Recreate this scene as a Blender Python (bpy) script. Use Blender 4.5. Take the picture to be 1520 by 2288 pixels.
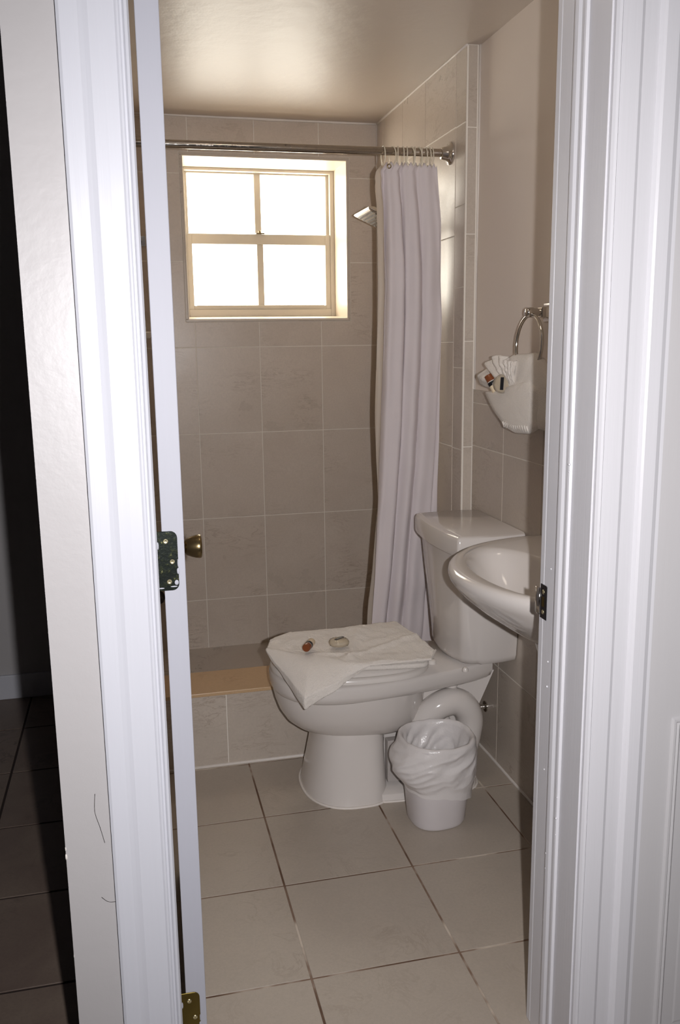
import bpy, bmesh, math, random
from mathutils import Vector, Matrix, noise
random.seed(7)
PI = math.pi
SC = bpy.context.scene
for o in list(bpy.data.objects): bpy.data.objects.remove(o)
COL = SC.collection

# ---------------------------------------------------------------- camera
EYE = 1.325
yaw, pitch, roll, FPX = math.radians(13.296), math.radians(11.004), math.radians(-0.7305), 1962.1
fwd = Vector((math.sin(yaw)*math.cos(pitch), math.cos(yaw)*math.cos(pitch), -math.sin(pitch)))
rt0 = Vector((math.cos(yaw), -math.sin(yaw), 0)); up0 = rt0.cross(fwd)
rt = rt0*math.cos(roll) + up0*math.sin(roll)
up = -rt0*math.sin(roll) + up0*math.cos(roll)
cd = bpy.data.cameras.new('camera'); cam = bpy.data.objects.new('camera', cd); COL.objects.link(cam)
M = Matrix((rt, up, -fwd)).transposed().to_4x4(); M.translation = (0, 0, EYE)
cam.matrix_world = M
cd.sensor_fit = 'VERTICAL'; cd.sensor_height = 24.0; cd.lens = FPX/2288*24.0
cd.clip_start = 0.02
SC.camera = cam

# ---------------------------------------------------------------- sky, window daylight, camera flash, exposure
w = bpy.data.worlds.new('sky'); SC.world = w; w.use_nodes = True
w.node_tree.nodes['Background'].inputs[0].default_value = (1.0, 0.93, 0.84, 1)
w.node_tree.nodes['Background'].inputs[1].default_value = 12.0
pl = bpy.data.lights.new('window_portal', 'AREA'); pl.shape = 'RECTANGLE'; pl.size = 0.66; pl.size_y = 0.62
pl.cycles.is_portal = True
po = bpy.data.objects.new('window_portal', pl); COL.objects.link(po)
po.location = (0.577, 3.93, 1.75); po.rotation_euler = (math.radians(-90), 0, 0)
fl = bpy.data.lights.new('camera_flash', 'SPOT'); fl.energy = 114.0; fl.color = (1.0, 0.975, 0.99)
fl.spot_size = math.radians(122); fl.spot_blend = 1.0; fl.shadow_soft_size = 0.010
fo = bpy.data.objects.new('camera_flash', fl); COL.objects.link(fo)
fm = M.copy(); fm.translation = Vector((0, 0, EYE)) + rt*0.078 + up*0.010; fo.matrix_world = fm
SC.view_settings.view_transform = 'Standard'; SC.view_settings.look = 'None'
SC.view_settings.exposure = 0.0; SC.view_settings.gamma = 1.0
SC.view_settings.use_curve_mapping = False

# ---------------------------------------------------------------- materials
def s2l(c): return tuple(((v/255+0.055)/1.055)**2.4 if v > 10 else v/255/12.92 for v in c)
class NT:
    def __init__(s, name):
        s.m = bpy.data.materials.new(name); s.m.use_nodes = True
        s.t = s.m.node_tree; s.b = s.t.nodes['Principled BSDF']
    def n(s, kind, **kw):
        nd = s.t.nodes.new(kind)
        for k, v in kw.items():
            if k in nd.inputs: nd.inputs[k].default_value = v
            else: setattr(nd, k, v)
        return nd
    def l(s, a, b): s.t.links.new(a, b)
    def noise(s, scale, vec=None, detail=4, rough=0.55, dist=0.0):
        nd = s.n('ShaderNodeTexNoise'); nd.inputs['Scale'].default_value = scale
        nd.inputs['Detail'].default_value = detail; nd.inputs['Roughness'].default_value = rough
        nd.inputs['Distortion'].default_value = dist
        if vec is not None: s.l(vec, nd.inputs['Vector'])
        return nd.outputs['Fac']
    def ramp(s, fac, stops):
        r = s.n('ShaderNodeValToRGB'); s.l(fac, r.inputs[0]); e = r.color_ramp.elements
        while len(e) < len(stops): e.new(0.5)
        for el, (p, c) in zip(e, stops):
            el.position = p; el.color = (*c, 1) if len(c) == 3 else c
        return r.outputs[0]
    def mix(s, fac, a, b, mode='MIX'):
        m = s.n('ShaderNodeMix', data_type='RGBA', blend_type=mode)
        for sock, v in ((m.inputs[0], fac), (m.inputs[6], a), (m.inputs[7], b)):
            if hasattr(v, 'links'): s.l(v, sock)
            else: sock.default_value = v if isinstance(v, (int, float)) else (*v, 1)
        return m.outputs[2]
    def pos(s, scale=(1, 1, 1), rot=(0, 0, 0), rnd=False, obj=False):
        if obj: src = s.n('ShaderNodeTexCoord').outputs['Object']
        else: src = s.n('ShaderNodeNewGeometry').outputs['Position']
        if rnd:
            oi = s.n('ShaderNodeObjectInfo'); mu = s.n('ShaderNodeVectorMath', operation='SCALE')
            cb = s.n('ShaderNodeCombineXYZ')
            s.l(oi.outputs['Random'], cb.inputs[0]); s.l(oi.outputs['Random'], cb.inputs[1]); s.l(oi.outputs['Random'], cb.inputs[2])
            s.l(cb.outputs[0], mu.inputs[0]); mu.inputs['Scale'].default_value = 37.0
            ad = s.n('ShaderNodeVectorMath', operation='ADD'); s.l(src, ad.inputs[0]); s.l(mu.outputs[0], ad.inputs[1]); src = ad.outputs[0]
        mp = s.n('ShaderNodeMapping'); s.l(src, mp.inputs[0]); mp.inputs['Scale'].default_value = scale; mp.inputs['Rotation'].default_value = rot
        return mp.outputs[0]
    def bump(s, h, strength, dist=0.002):
        b = s.n('ShaderNodeBump'); b.inputs['Strength'].default_value = strength; b.inputs['Distance'].default_value = dist
        s.l(h, b.inputs['Height']); s.l(b.outputs[0], s.b.inputs['Normal'])
    def set(s, **kw):
        names = {'col': 'Base Color', 'rough': 'Roughness', 'metal': 'Metallic', 'spec': 'Specular IOR Level',
                 'trans': 'Transmission Weight', 'alpha': 'Alpha', 'ior': 'IOR', 'coat': 'Coat Weight', 'sheen': 'Sheen Weight',
                 'sss': 'Subsurface Weight', 'coatr': 'Coat Roughness'}
        for k, v in kw.items():
            i = s.b.inputs[names[k]]
            if hasattr(v, 'links'): s.l(v, i)
            else: i.default_value = (*v, 1) if k == 'col' else v
        return s

def simple(name, col, rough=0.5, metal=0.0, var=0.06, bump=0.0, bscale=60, spec=0.5, **kw):
    t = NT(name); c = s2l(col); f = t.noise(9, t.pos(), 3)
    t.set(col=t.mix(f, tuple(v*(1-var) for v in c), tuple(min(1, v*(1+var)) for v in c)), rough=rough, metal=metal, spec=spec, **kw)
    if bump: t.bump(t.noise(bscale, t.pos(), 5), bump)
    return t.m

def tile_mat(name, base, warm, dark, rough, bstr=0.08, ang=0.75):
    t = NT(name)
    p = t.pos((1, 1, 1), rnd=True)
    pd = t.pos((1.3, 1.3, 5.0), (0, ang, 0.3), rnd=True)
    cloud = t.noise(4.0, p, 6, 0.62, 0.4)
    c = t.mix(t.ramp(cloud, [(0.32, (0, 0, 0)), (0.68, (1, 1, 1))]), s2l(base), s2l(warm))
    streak = t.noise(6.5, pd, 7, 0.65, 1.1)
    vein = t.ramp(streak, [(0.47, (0, 0, 0)), (0.5, (1, 1, 1)), (0.53, (0, 0, 0))])
    vm = t.n('ShaderNodeMath', operation='MULTIPLY'); t.l(vein, vm.inputs[0])
    msk = t.ramp(t.noise(5, p, 2), [(0.5, (0, 0, 0)), (0.72, (1, 1, 1))]); t.l(msk, vm.inputs[1])
    c = t.mix(vm.outputs[0], c, s2l(dark))
    f2 = t.noise(150, p, 3, 0.7)
    c = t.mix(t.ramp(f2, [(0.35, (0, 0, 0)), (0.75, (0.35,)*3)]), c, s2l(tuple(v*0.9 for v in base)))
    t.set(col=c, rough=t.ramp(cloud, [(0.3, (rough-.05,)*3), (0.7, (rough+.08,)*3)]), spec=0.45)
    t.bump(t.noise(26, p, 4), bstr, 0.0015)
    return t.m

M_WTILE = tile_mat('wall_tile', (196, 184, 172), (205, 193, 181), (166, 150, 136), 0.30)
M_RTILE = tile_mat('side_wall_tile', (188, 177, 165), (198, 187, 175), (158, 142, 128), 0.30)
M_FTILE = tile_mat('floor_tile', (174, 163, 151), (182, 171, 158), (166, 154, 141), 0.42, 0.1, 0.2)
M_HTILE = tile_mat('hall_floor_tile', (104, 88, 80), (124, 110, 98), (74, 60, 54), 0.42, 0.1, 0.2)
M_GROUT = simple('light_grout', (232, 226, 216), 0.85, bump=0.3, bscale=220)
def floor_grout():
    t = NT('floor_grout'); f = t.noise(3.2, t.pos(), 4, 0.6)
    t.set(col=t.ramp(f, [(0.44, s2l((98, 74, 58))), (0.52, s2l((132, 110, 94))), (0.60, s2l((206, 194, 180)))]), rough=0.9)
    t.bump(t.noise(220, t.pos(), 3), 0.3); return t.m
M_FGROUT = floor_grout()
M_HGROUT = simple('dark_hall_grout', (44, 32, 28), 0.9)
M_CAULK = simple('white_caulk', (226, 219, 212), 0.5, bump=0.4, bscale=70)
def gloss_paint(name, col, rough, bs, scale=30):
    t = NT(name); f = t.noise(3, t.pos(), 3); c = s2l(col)
    t.set(col=t.mix(f, tuple(v*.96 for v in c), c), rough=rough, spec=0.5)
    a = t.noise(scale, t.pos(), 4, 0.6); b2 = t.noise(5, t.pos(), 2)
    ad = t.n('ShaderNodeMath', operation='MULTIPLY_ADD'); t.l(b2, ad.inputs[0]); ad.inputs[1].default_value = 2.2; t.l(a, ad.inputs[2])
    t.bump(ad.outputs[0], bs, 0.002); return t.m
M_CEIL = gloss_paint('ceiling_paint', (194, 182, 170), 0.40, 0.6, 22)
M_CEIL.node_tree.nodes['Principled BSDF'].inputs['Specular IOR Level'].default_value = 0.36
M_PAINT = gloss_paint('beige_wall_paint', (228, 217, 207), 0.5, 0.12)
M_HPAINT = gloss_paint('cream_hall_wall_paint', (174, 171, 171), 0.42, 0.25, 45)
def brushed_white(name, col, rough=0.34, strength=0.35):
    t = NT(name); p = t.pos((160, 160, 3.2)); f = t.noise(1.0, p, 4, 0.6); c = s2l(col)
    t.set(col=t.mix(f, tuple(v*.965 for v in c), c), rough=rough, spec=0.5)
    t.bump(f, strength, 0.0008); return t.m
M_TRIM = brushed_white('white_gloss_trim_paint', (193, 194, 201))
M_TRIM_LIT = brushed_white('white_gloss_trim_paint_lit', (214, 213, 217))  # same white trim paint, lightened to stand in for light on the right side
M_DOOR = brushed_white('white_door_paint', (180, 181, 190), 0.55, 0.15)
M_DOOR2 = brushed_white('grey_white_door_paint', (198, 196, 197), 0.4, 0.2)
M_PORC = simple('glazed_porcelain', (216, 210, 205), 0.12, var=0.01, coat=0.1)
M_PLAST = simple('white_seat_plastic', (222, 216, 210), 0.22, var=0.01)
M_BIN = simple('white_bin_plastic', (216, 211, 212), 0.38, var=0.02)
M_CHROME = simple('chrome', (214, 210, 204), 0.12, 1.0)
M_ROD = None
def rod_mat():
    t = NT('spotted_chrome_rod'); f = t.noise(60, t.pos((1, 1, 1)), 5, 0.7)
    t.set(col=t.ramp(f, [(0.5, s2l((190, 182, 172))), (0.64, s2l((176, 168, 160))), (0.78, s2l((110, 100, 92)))]), metal=1.0,
          rough=t.ramp(f, [(0.5, (.12,)*3), (0.8, (.4,)*3)])); return t.m
M_ROD = rod_mat()
M_BRASS = simple('antique_brass', (150, 132, 96), 0.26, 1.0)
M_OLDBRASS = simple('tarnished_brass_hinge', (128, 112, 60), 0.35, 1.0, var=.25)
def hinge_mat():
    t = NT('blackened_hinge'); f = t.noise(130, t.pos(), 5, 0.7)
    t.set(col=t.ramp(f, [(0.5, s2l((34, 40, 36))), (0.62, s2l((52, 58, 40))), (0.72, s2l((150, 148, 100)))]), metal=0.6, rough=0.3)
    t.bump(f, 0.4, 0.001); return t.m
M_HINGE = hinge_mat()
M_SCREW = simple('worn_brass_screw', (206, 196, 160), 0.3, 0.9)
M_DARK = simple('dark_recess', (34, 28, 24), 0.6)
M_WIN = simple('cream_window_aluminium', (198, 189, 174), 0.42, var=0.05, bump=.1)
M_REVEAL = gloss_paint('cream_window_reveal', (222, 210, 192), 0.4, 0.2)
M_CURB = tile_mat('tan_marble_curb', (192, 160, 122), (202, 172, 136), (170, 136, 102), 0.35)
def glass():
    m = bpy.data.materials.new('window_glass'); m.use_nodes = True; nt = m.node_tree; nt.nodes.clear()
    o = nt.nodes.new('ShaderNodeOutputMaterial'); mx = nt.nodes.new('ShaderNodeMixShader')
    tr = nt.nodes.new('ShaderNodeBsdfTransparent'); tr.inputs[0].default_value = (.95, .95, .93, 1)
    gl = nt.nodes.new('ShaderNodeBsdfGlossy'); gl.inputs['Roughness'].default_value = 0.05; mx.inputs[0].default_value = 0.06
    nt.links.new(tr.outputs[0], mx.inputs[1]); nt.links.new(gl.outputs[0], mx.inputs[2]); nt.links.new(mx.outputs[0], o.inputs[0]); return m
M_GLASS = glass()
def cloth(name, col, trans, rough=0.8, bs=0.1, bscale=300, tcol=None, sheen=0.0, alpha=None, spec=0.3):
    t = NT(name); c = s2l(col); t.set(col=t.mix(t.noise(30, t.pos(), 3), tuple(v*.97 for v in c), c), rough=rough, spec=spec, sheen=sheen)
    t.bump(t.noise(bscale, t.pos(), 3, 0.7), bs, 0.003)
    out = t.t.nodes['Material Output']; last = t.b.outputs[0]
    if trans:
        tl = t.n('ShaderNodeBsdfTranslucent'); tl.inputs[0].default_value = (*(s2l(tcol or col)), 1)
        mx = t.n('ShaderNodeMixShader'); mx.inputs[0].default_value = trans
        t.l(last, mx.inputs[1]); t.l(tl.outputs[0], mx.inputs[2]); last = mx.outputs[0]
    if alpha:
        tp = t.n('ShaderNodeBsdfTransparent'); mx = t.n('ShaderNodeMixShader'); mx.inputs[0].default_value = alpha
        t.l(tp.outputs[0], mx.inputs[1]); t.l(last, mx.inputs[2]); last = mx.outputs[0]
    t.l(last, out.inputs[0]); return t.m
M_CURT = cloth('lavender_white_curtain', (234, 226, 228), 0.2, 0.7, 0.05, 120)
M_LINER = cloth('cream_curtain_liner', (216, 206, 194), 0.45, 0.4, 0.05, 60)
M_TOWEL = cloth('white_terry', (238, 231, 223), 0, 0.95, 1.0, 300, sheen=0.3)
M_BAG = cloth('translucent_bin_liner', (244, 240, 238), 0.25, 0.26, 0.5, 55, alpha=0.95, spec=0.6)
def clear(name, col, rough=0.08):
    t = NT(name); t.set(col=s2l(col), rough=rough, trans=0.85, ior=1.3); return t.m
M_RING = simple('clear_plastic_ring', (246, 238, 220), 0.15, trans=0.35)
M_CLEAR = clear('clear_bottle_plastic', (236, 222, 196), 0.1)
M_CREAM = simple('cream_lotion', (232, 214, 184), 0.35)
M_SOAP = simple('cream_soap', (240, 228, 206), 0.4)
M_WRAP = clear('clear_soap_wrap', (246, 240, 228), 0.12)
M_CAP = simple('brown_bottle_cap', (128, 72, 42), 0.25)
M_BLACK = simple('black_label', (26, 26, 30), 0.3)
M_LABEL = simple('white_label_print', (220, 214, 204), 0.4)
M_RUBBER = simple('grey_nozzle', (190, 184, 176), 0.4)

# ---------------------------------------------------------------- helpers
def link(name, me, mat, parent=None, smooth=False, angle=None):
    o = bpy.data.objects.new(name, me); COL.objects.link(o)
    if mat is not None: me.materials.append(mat)
    if smooth:
        for p in me.polygons: p.use_smooth = True
        if angle:
            try: me.set_sharp_from_angle(angle=math.radians(angle))
            except Exception: pass
    if parent: o.parent = parent
    return o
def obj(name, bm, mat, parent=None, smooth=False, angle=None, bev=0, seg=2, sub=0):
    bmesh.ops.recalc_face_normals(bm, faces=bm.faces[:])
    me = bpy.data.meshes.new(name); bm.to_mesh(me); bm.free()
    o = link(name, me, mat, parent, smooth, angle)
    if bev:
        m = o.modifiers.new('b', 'BEVEL'); m.width = bev; m.segments = seg; m.limit_method = 'ANGLE'; m.angle_limit = math.radians(35)
    if sub:
        m = o.modifiers.new('s', 'SUBSURF'); m.levels = sub; m.render_levels = sub
    return o
def thing(name, label, cat, group=None):
    o = bpy.data.objects.new(name, None); COL.objects.link(o); o.empty_display_size = .1
    return tag(o, label, cat, group)
def tag(o, label, cat, group=None):
    o['label'] = label; o['category'] = cat
    if group: o['group'] = group
    return o
def struct(o, label=None):
    o['kind'] = 'structure'
    if label: o['label'] = label
    return o
def place(root, loc):
    "move a thing's origin to its base while its parts stay where they were modelled"
    root.location = loc
    for c in root.children: c.location = c.location - Vector(loc)
def box(bm, a, b):
    x0, y0, z0 = a; x1, y1, z1 = b
    v = [bm.verts.new(p) for p in ((x0,y0,z0),(x1,y0,z0),(x1,y1,z0),(x0,y1,z0),(x0,y0,z1),(x1,y0,z1),(x1,y1,z1),(x0,y1,z1))]
    for f in ((0,3,2,1),(4,5,6,7),(0,1,5,4),(1,2,6,5),(2,3,7,6),(3,0,4,7)): bm.faces.new([v[i] for i in f])
    return bm
def bx(a, b): return box(bmesh.new(), a, b)
def bridge(bm, r0, r1, closed=True):
    n = len(r0)
    for i in range(n if closed else n-1):
        j = (i+1) % n
        try: bm.faces.new((r0[i], r0[j], r1[j], r1[i]))
        except ValueError: pass
def loft(bm, rings, cap0=True, cap1=True):
    vs = [[bm.verts.new(p) for p in r] for r in rings]
    for a, b in zip(vs, vs[1:]): bridge(bm, a, b)
    if cap0: bm.faces.new(vs[0][::-1])
    if cap1: bm.faces.new(vs[-1])
    return vs
def sheet(bm, fn, nu, nv):
    g = [[bm.verts.new(fn(i/nu, j/nv)) for i in range(nu+1)] for j in range(nv+1)]
    for a, b in zip(g, g[1:]): bridge(bm, a, b, False)
    return g
def tube(bm, pts, r, n=12, closed=False, cap=True):
    pts = [Vector(p) for p in pts]; N = len(pts); rings = []; ref = None
    for i, p in enumerate(pts):
        a = pts[(i-1) % N] if (closed or i > 0) else p; b = pts[(i+1) % N] if (closed or i < N-1) else p
        t = (b-a).normalized()
        if ref is None:
            ref = t.orthogonal().normalized()
        ref = (ref - t*ref.dot(t)).normalized(); q = t.cross(ref)
        rr = r[i] if isinstance(r, (list, tuple)) else r
        rings.append([bm.verts.new(p + (ref*math.cos(k*2*PI/n) + q*math.sin(k*2*PI/n))*rr) for k in range(n)])
    for a, b in zip(rings, rings[1:]): bridge(bm, a, b)
    if closed: bridge(bm, rings[-1], rings[0])
    elif cap: bm.faces.new(rings[0][::-1]); bm.faces.new(rings[-1])
    return bm
def smoothpts(P, k=6):
    P = [Vector(p) for p in P]; out = []
    for i in range(len(P)-1):
        p0 = P[max(0, i-1)]; p1 = P[i]; p2 = P[i+1]; p3 = P[min(len(P)-1, i+2)]
        for j in range(k):
            t = j/k
            out.append(0.5*((2*p1)+(p2-p0)*t+(2*p0-5*p1+4*p2-p3)*t*t+(3*p1-p0-3*p2+p3)*t**3))
    out.append(P[-1]); return out
def lathe(bm, prof, origin, axis, n=32):
    axis = Vector(axis).normalized(); e1 = axis.orthogonal().normalized(); e2 = axis.cross(e1); o = Vector(origin)
    return loft(bm, [[o + axis*h + (e1*math.cos(2*PI*k/n) + e2*math.sin(2*PI*k/n))*max(r, 1e-4) for k in range(n)] for h, r in prof])
def cyl(a, b, r, n=24):
    a = Vector(a); b = Vector(b); bm = bmesh.new(); lathe(bm, [(0, r), ((b-a).length, r)], a, b-a, n); return bm

# tiles: rect minus an optional opening, slightly proud, each its own object
def tile_poly(name, rects, to3, thick, mat, parent, jitter=0.0002):
    "rects: list of (u0,v0,u1,v1) cells that make one tile; to3(u,v,d) -> point"
    bm = bmesh.new(); cache = {}; d = thick + random.uniform(-jitter, jitter)
    def vv(u, v):
        k = (round(u, 5), round(v, 5))
        if k not in cache: cache[k] = bm.verts.new(to3(u, v, d))
        return cache[k]
    for (u0, v0, u1, v1) in rects: bm.faces.new((vv(u0, v0), vv(u1, v0), vv(u1, v1), vv(u0, v1)))
    r = bmesh.ops.extrude_face_region(bm, geom=bm.faces[:])
    vs = [g for g in r['geom'] if isinstance(g, bmesh.types.BMVert)]
    nrm = Vector(to3(0, 0, 0)) - Vector(to3(0, 0, 1))
    for q in vs: q.co += nrm*(d+0.0015)
    bmesh.ops.dissolve_limit(bm, angle_limit=0.01, verts=bm.verts[:], edges=bm.edges[:])
    return obj(name, bm, mat, parent, bev=0.0006, seg=1)
def tile_field(us, vs, to3, mat, parent, hole=None, g=0.0030, thick=0.0014, name='tile'):
    for v0, v1 in zip(vs, vs[1:]):
        for u0, u1 in zip(us, us[1:]):
            a0, b0, a1, b1 = u0+g/2, v0+g/2, u1-g/2, v1-g/2
            if a1-a0 < .006 or b1-b0 < .006: continue
            if not hole or a1 <= hole[0] or a0 >= hole[2] or b1 <= hole[1] or b0 >= hole[3]:
                tile_poly(name, [(a0, b0, a1, b1)], to3, thick, mat, parent); continue
            cu = sorted({a0, a1, *[x for x in (hole[0], hole[2]) if a0+.004 < x < a1-.004]})
            cv = sorted({b0, b1, *[x for x in (hole[1], hole[3]) if b0+.004 < x < b1-.004]})
            cells = []
            for p, q in zip(cu, cu[1:]):
                for s, t in zip(cv, cv[1:]):
                    mu, mv = (p+q)/2, (s+t)/2
                    if not (hole[0] < mu < hole[2] and hole[1] < mv < hole[3]): cells.append((p, s, q, t))
            if cells: tile_poly(name, cells, to3, thick, mat, parent)

# ================================================================ ROOM DIMENSIONS
XL, XR, XS = -0.03, 1.070, 1.034      # bathroom left wall, right wall, shower right wall (tile faces)
YB, YP = 3.643, 2.654                  # window wall, pilaster face
YC0, YC1, ZC = 2.62, 2.80, 0.25        # shower curb
ZT = 2.186                             # ceiling
YF, YI = 1.235, 1.39                   # doorway wall: hall side, bathroom side
JL, JR = 0.026, 0.699                  # door opening
T = 0.0014
WX0, WX1, WZ0, WZ1 = 0.247, 0.907, 1.418, 2.042   # window opening
YW = 3.86                              # window frame face

# ---------------------------------------------------------------- window wall
bm = bmesh.new()
y0, y1 = YB+T, 4.0
box(bm, (-0.129, y0, -0.1), (WX0, y1, 2.4)); box(bm, (WX1, y0, -0.1), (1.30, y1, 2.4))
box(bm, (WX0, y0, -0.1), (WX1, y1, WZ0)); box(bm, (WX0, y0, WZ1), (WX1, y1, 2.4))
wall_back = struct(obj('wall_back', bm, M_GROUT))
rowsB = [0.02, 0.249, 0.601, 0.957, 1.307, 1.643, 1.974, ZT]
colsB = [XL, 0.012, 0.272, 0.532, 0.792, XS]
hb = 0.012
tile_field(colsB, rowsB, lambda u, v, d: (u, YB+T-d, v), M_WTILE, wall_back, hole=(WX0-hb, WZ0-hb, WX1+hb, WZ1+hb))
# bullnose trim round the opening
def quadrim():
    bm = bmesh.new(); e = 0.0105
    for a, b in (((WX0-e, WZ0-e), (WX1+e, WZ0)), ((WX0-e, WZ1), (WX1+e, WZ1+e)), ((WX0-e, WZ0), (WX0, WZ1)), ((WX1, WZ0), (WX1+e, WZ1))):
        box(bm, (a[0], YB-0.001, a[1]), (b[0], YB+0.01, b[1]))
    return bm
obj('opening_trim', quadrim(), M_RTILE, wall_back, bev=0.002)
bm = bmesh.new(); q = 0.0035
box(bm, (WX0, YB-0.0005, WZ0+q), (WX0+q, YW+.02, WZ1-q)); box(bm, (WX1-q, YB-0.0005, WZ0+q), (WX1, YW+.02, WZ1-q))
box(bm, (WX0, YB-0.0005, WZ1-q), (WX1, YW+.02, WZ1))
vs = [bm.verts.new(p) for p in ((WX0, YB-0.002, WZ0+0.002), (WX1, YB-0.002, WZ0+0.002), (WX1, YW+.02, WZ0+0.018), (WX0, YW+.02, WZ0+0.018),
                               (WX0, YB-0.002, WZ0-0.004), (WX1, YB-0.002, WZ0-0.004), (WX1, YW+.02, WZ0-0.004), (WX0, YW+.02, WZ0-0.004))]
for f in ((0,1,2,3),(4,7,6,5),(0,4,5,1),(1,5,6,2),(2,6,7,3),(3,7,4,0)): bm.faces.new([vs[i] for i in f])
obj('window_reveal', bm, M_REVEAL, wall_back)

# window
win = struct(bpy.data.objects.new('window_1', None)); COL.objects.link(win); win.location = (0.577, YW, WZ0)
win['label'] = 'small cream single-hung window with four bright panes'
F0, F1, G0, G1 = WX0+.004, WX1-.004, WZ0+.017, WZ1-.004
def frame_ring(x0, z0, x1, z1, l, b, r, t, ya, yb):
    bm = bmesh.new(); box(bm, (x0, ya, z0), (x0+l, yb, z1)); box(bm, (x1-r, ya, z0), (x1, yb, z1))
    box(bm, (x0+l, ya, z0), (x1-r, yb, z0+b)); box(bm, (x0+l, ya, z1-t), (x1-r, yb, z1)); return bm
wp = []
wp.append(obj('window_frame', frame_ring(F0, G0, F1, G1, .018, .030, .018, .011, YW, YW+.06), M_WIN, None, bev=.0015))
upper = obj('sash', frame_ring(F0+.018, 1.755, F1-.018, G1-.011, .012, .022, .012, .006, YW+.032, YW+.055), M_WIN, None, bev=.0012); wp.append(upper)
lower = obj('sash', frame_ring(F0+.018, G0+.030, F1-.018, 1.776, .022, .016, .022, .042, YW+.006, YW+.030), M_WIN, None, bev=.0015); wp.append(lower)
wp.append(obj('muntin', bx((.563, YW+.034, 1.777), (.590, YW+.05, G1-.017)), M_WIN, None, bev=.001))
wp.append(obj('muntin', bx((.565, YW+.010, G0+.046), (.592, YW+.026, 1.734)), M_WIN, None, bev=.001))
for x0, x1, z0, z1, y in ((F0+.03, .566, 1.777, G1-.017, .043), (.588, F1-.03, 1.777, G1-.017, .043), (F0+.04, .567, G0+.046, 1.734, .018), (.590, F1-.04, G0+.046, 1.734, .018)):
    wp.append(obj('pane', bx((x0, YW+y, z0), (x1, YW+y+.003, z1)), M_GLASS, None))
bm = bx((.562, YW-.002, 1.777), (.598, YW+.014, 1.781)); lathe(bm, [(0, .007), (.008, .006), (.010, .002)], (.578, YW+.006, 1.781), (0, 0, 1), 14)
wp.append(obj('sash_lock', bm, M_BRASS, None))
wp.append(obj('sash_lift', bx((F0+.05, YW-.004, G0+.042), (F1-.05, YW+.008, G0+.047)), M_WIN, None, bev=.001))
for o in wp: o.parent = win; o.location = o.location - win.location

# ---------------------------------------------------------------- right walls
bm = bx((XS+T, YP+T, -0.1), (1.30, YB+T-.0005, 2.4))
wall_sh = struct(obj('wall_shower', bm, M_GROUT))
to_xs = lambda u, v, d: (XS+T-d, u, v)
rowsS = [0.02, 0.27, 0.625, 0.978, 1.318, 1.648, 1.972, ZT]
tile_field([2.742, 3.035, 3.295, 3.555, YB], rowsS, to_xs, M_WTILE, wall_sh)
tile_field([YP+.004, 2.740], [0.0, 0.24, 0.61, 0.975, 1.237, 1.487, 1.733, 1.97, ZT], to_xs, M_RTILE, wall_sh, name='edge_tile')
to_yp = lambda u, v, d: (u, YP+T-d, v)
tile_field([XS+.004, XR-.001], [0.0, 0.29, 0.64, 0.985, 1.320, 1.645, 1.955, ZT], to_yp, M_RTILE, wall_sh, name='edge_tile')
# rounded corner bead
bm = bmesh.new()
prof = [(XS + .0026*(1-math.cos(a)), YP + .0026*(1-math.sin(a))) for a in [i*PI/12 for i in range(7)]]
loft(bm, [[(x, y, z) for x, y in prof] + [(XS+.004, YP+.004, z)] for z in (0, ZT)])
obj('corner_bead', bm, M_GROUT, wall_sh, smooth=True, angle=40)

bm = bx((XR+.007, YI, -0.1), (1.30, YP+T-.0005, 2.4))
wall_r = struct(obj('wall_right', bm, M_PAINT))
zc = 1.170
obj('tile_backing', bx((XR+T, YI, -.05), (XR+.0075, YP+T-.001, zc-.0015)), M_GROUT, wall_r)
to_xr = lambda u, v, d: (XR+T-d, u, v)
colsR = [YI, 1.631, 1.891, 2.151, 2.411, YP]
tile_field(colsR, [0.0, 0.322, 0.655, 0.990, 1.127], to_xr, M_RTILE, wall_r)
tile_field(colsR, [1.127, zc], to_xr, M_RTILE, wall_r, name='cap_tile')
# caulk lines
bm = bmesh.new()
tube(bm, [(XR+.001, YP-.0, 0), (XR+.001, YP-.0, zc)], .0020, 6)
tube(bm, [(XR+.005, YP, zc), (XR+.004, YP, 1.5), (XR+.0055, YP, 1.8), (XR+.005, YP, ZT)], [.003, .002, .0035, .0045], 6)
pts = [(XR+.0, 1.42+i*.08, .002+random.uniform(-.0015, .0015)) for i in range(16)]
tube(bm, pts, .0055, 6)
tube(bm, [(XR-.002, YC0-.002, .002), (XL, YC0-.002, .002)], .006, 6)
tube(bm, [(XS, YB, ZC), (XS, YB, ZT)], .004, 6)
pts = [(XL+i*.09, YB-.001, ZT+random.uniform(-.003, .0015)) for i in range(12)] + [(XS, YB-.001, ZT-.001)]
tube(bm, pts, [random.uniform(.0045, .0085) for _ in pts], 6)
pts = [(XS, YB-i*.11, ZT-.001) for i in range(10)]; tube(bm, pts, [random.uniform(.0035, .005) for _ in pts], 6)
struct(obj('trim_1', bm, M_CAULK, smooth=True), 'white caulk lines along the corners and the floor')

# left wall of the bathroom / partition towards the passage
bm = bmesh.new()
ol = [(-.129, YF), (JL-.019, YF), (JL-.019, YI), (XL-T-.003, YI), (XL-T-.003, 3.98), (-.129, 3.98)]
loft(bm, [[(x, y, z) for x, y in ol] for z in (-.1, 2.4)])
wall_l = struct(obj('wall_left', bm, M_HPAINT))
wall_l['label'] = 'cream painted wall end left of the door casing'
colsL = [YI, 1.66, 1.92, 2.18, 2.44, 2.70, 2.96, 3.22, 3.48, YB]
to_xl = lambda u, v, d: (XL-T+d, u, v)
tile_field(colsL, rowsB, to_xl, M_WTILE, wall_l)
obj('tile_backing', bx((XL-T-.004, YI, -.05), (XL-T, YB, ZT)), M_GROUT, wall_l)
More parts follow.
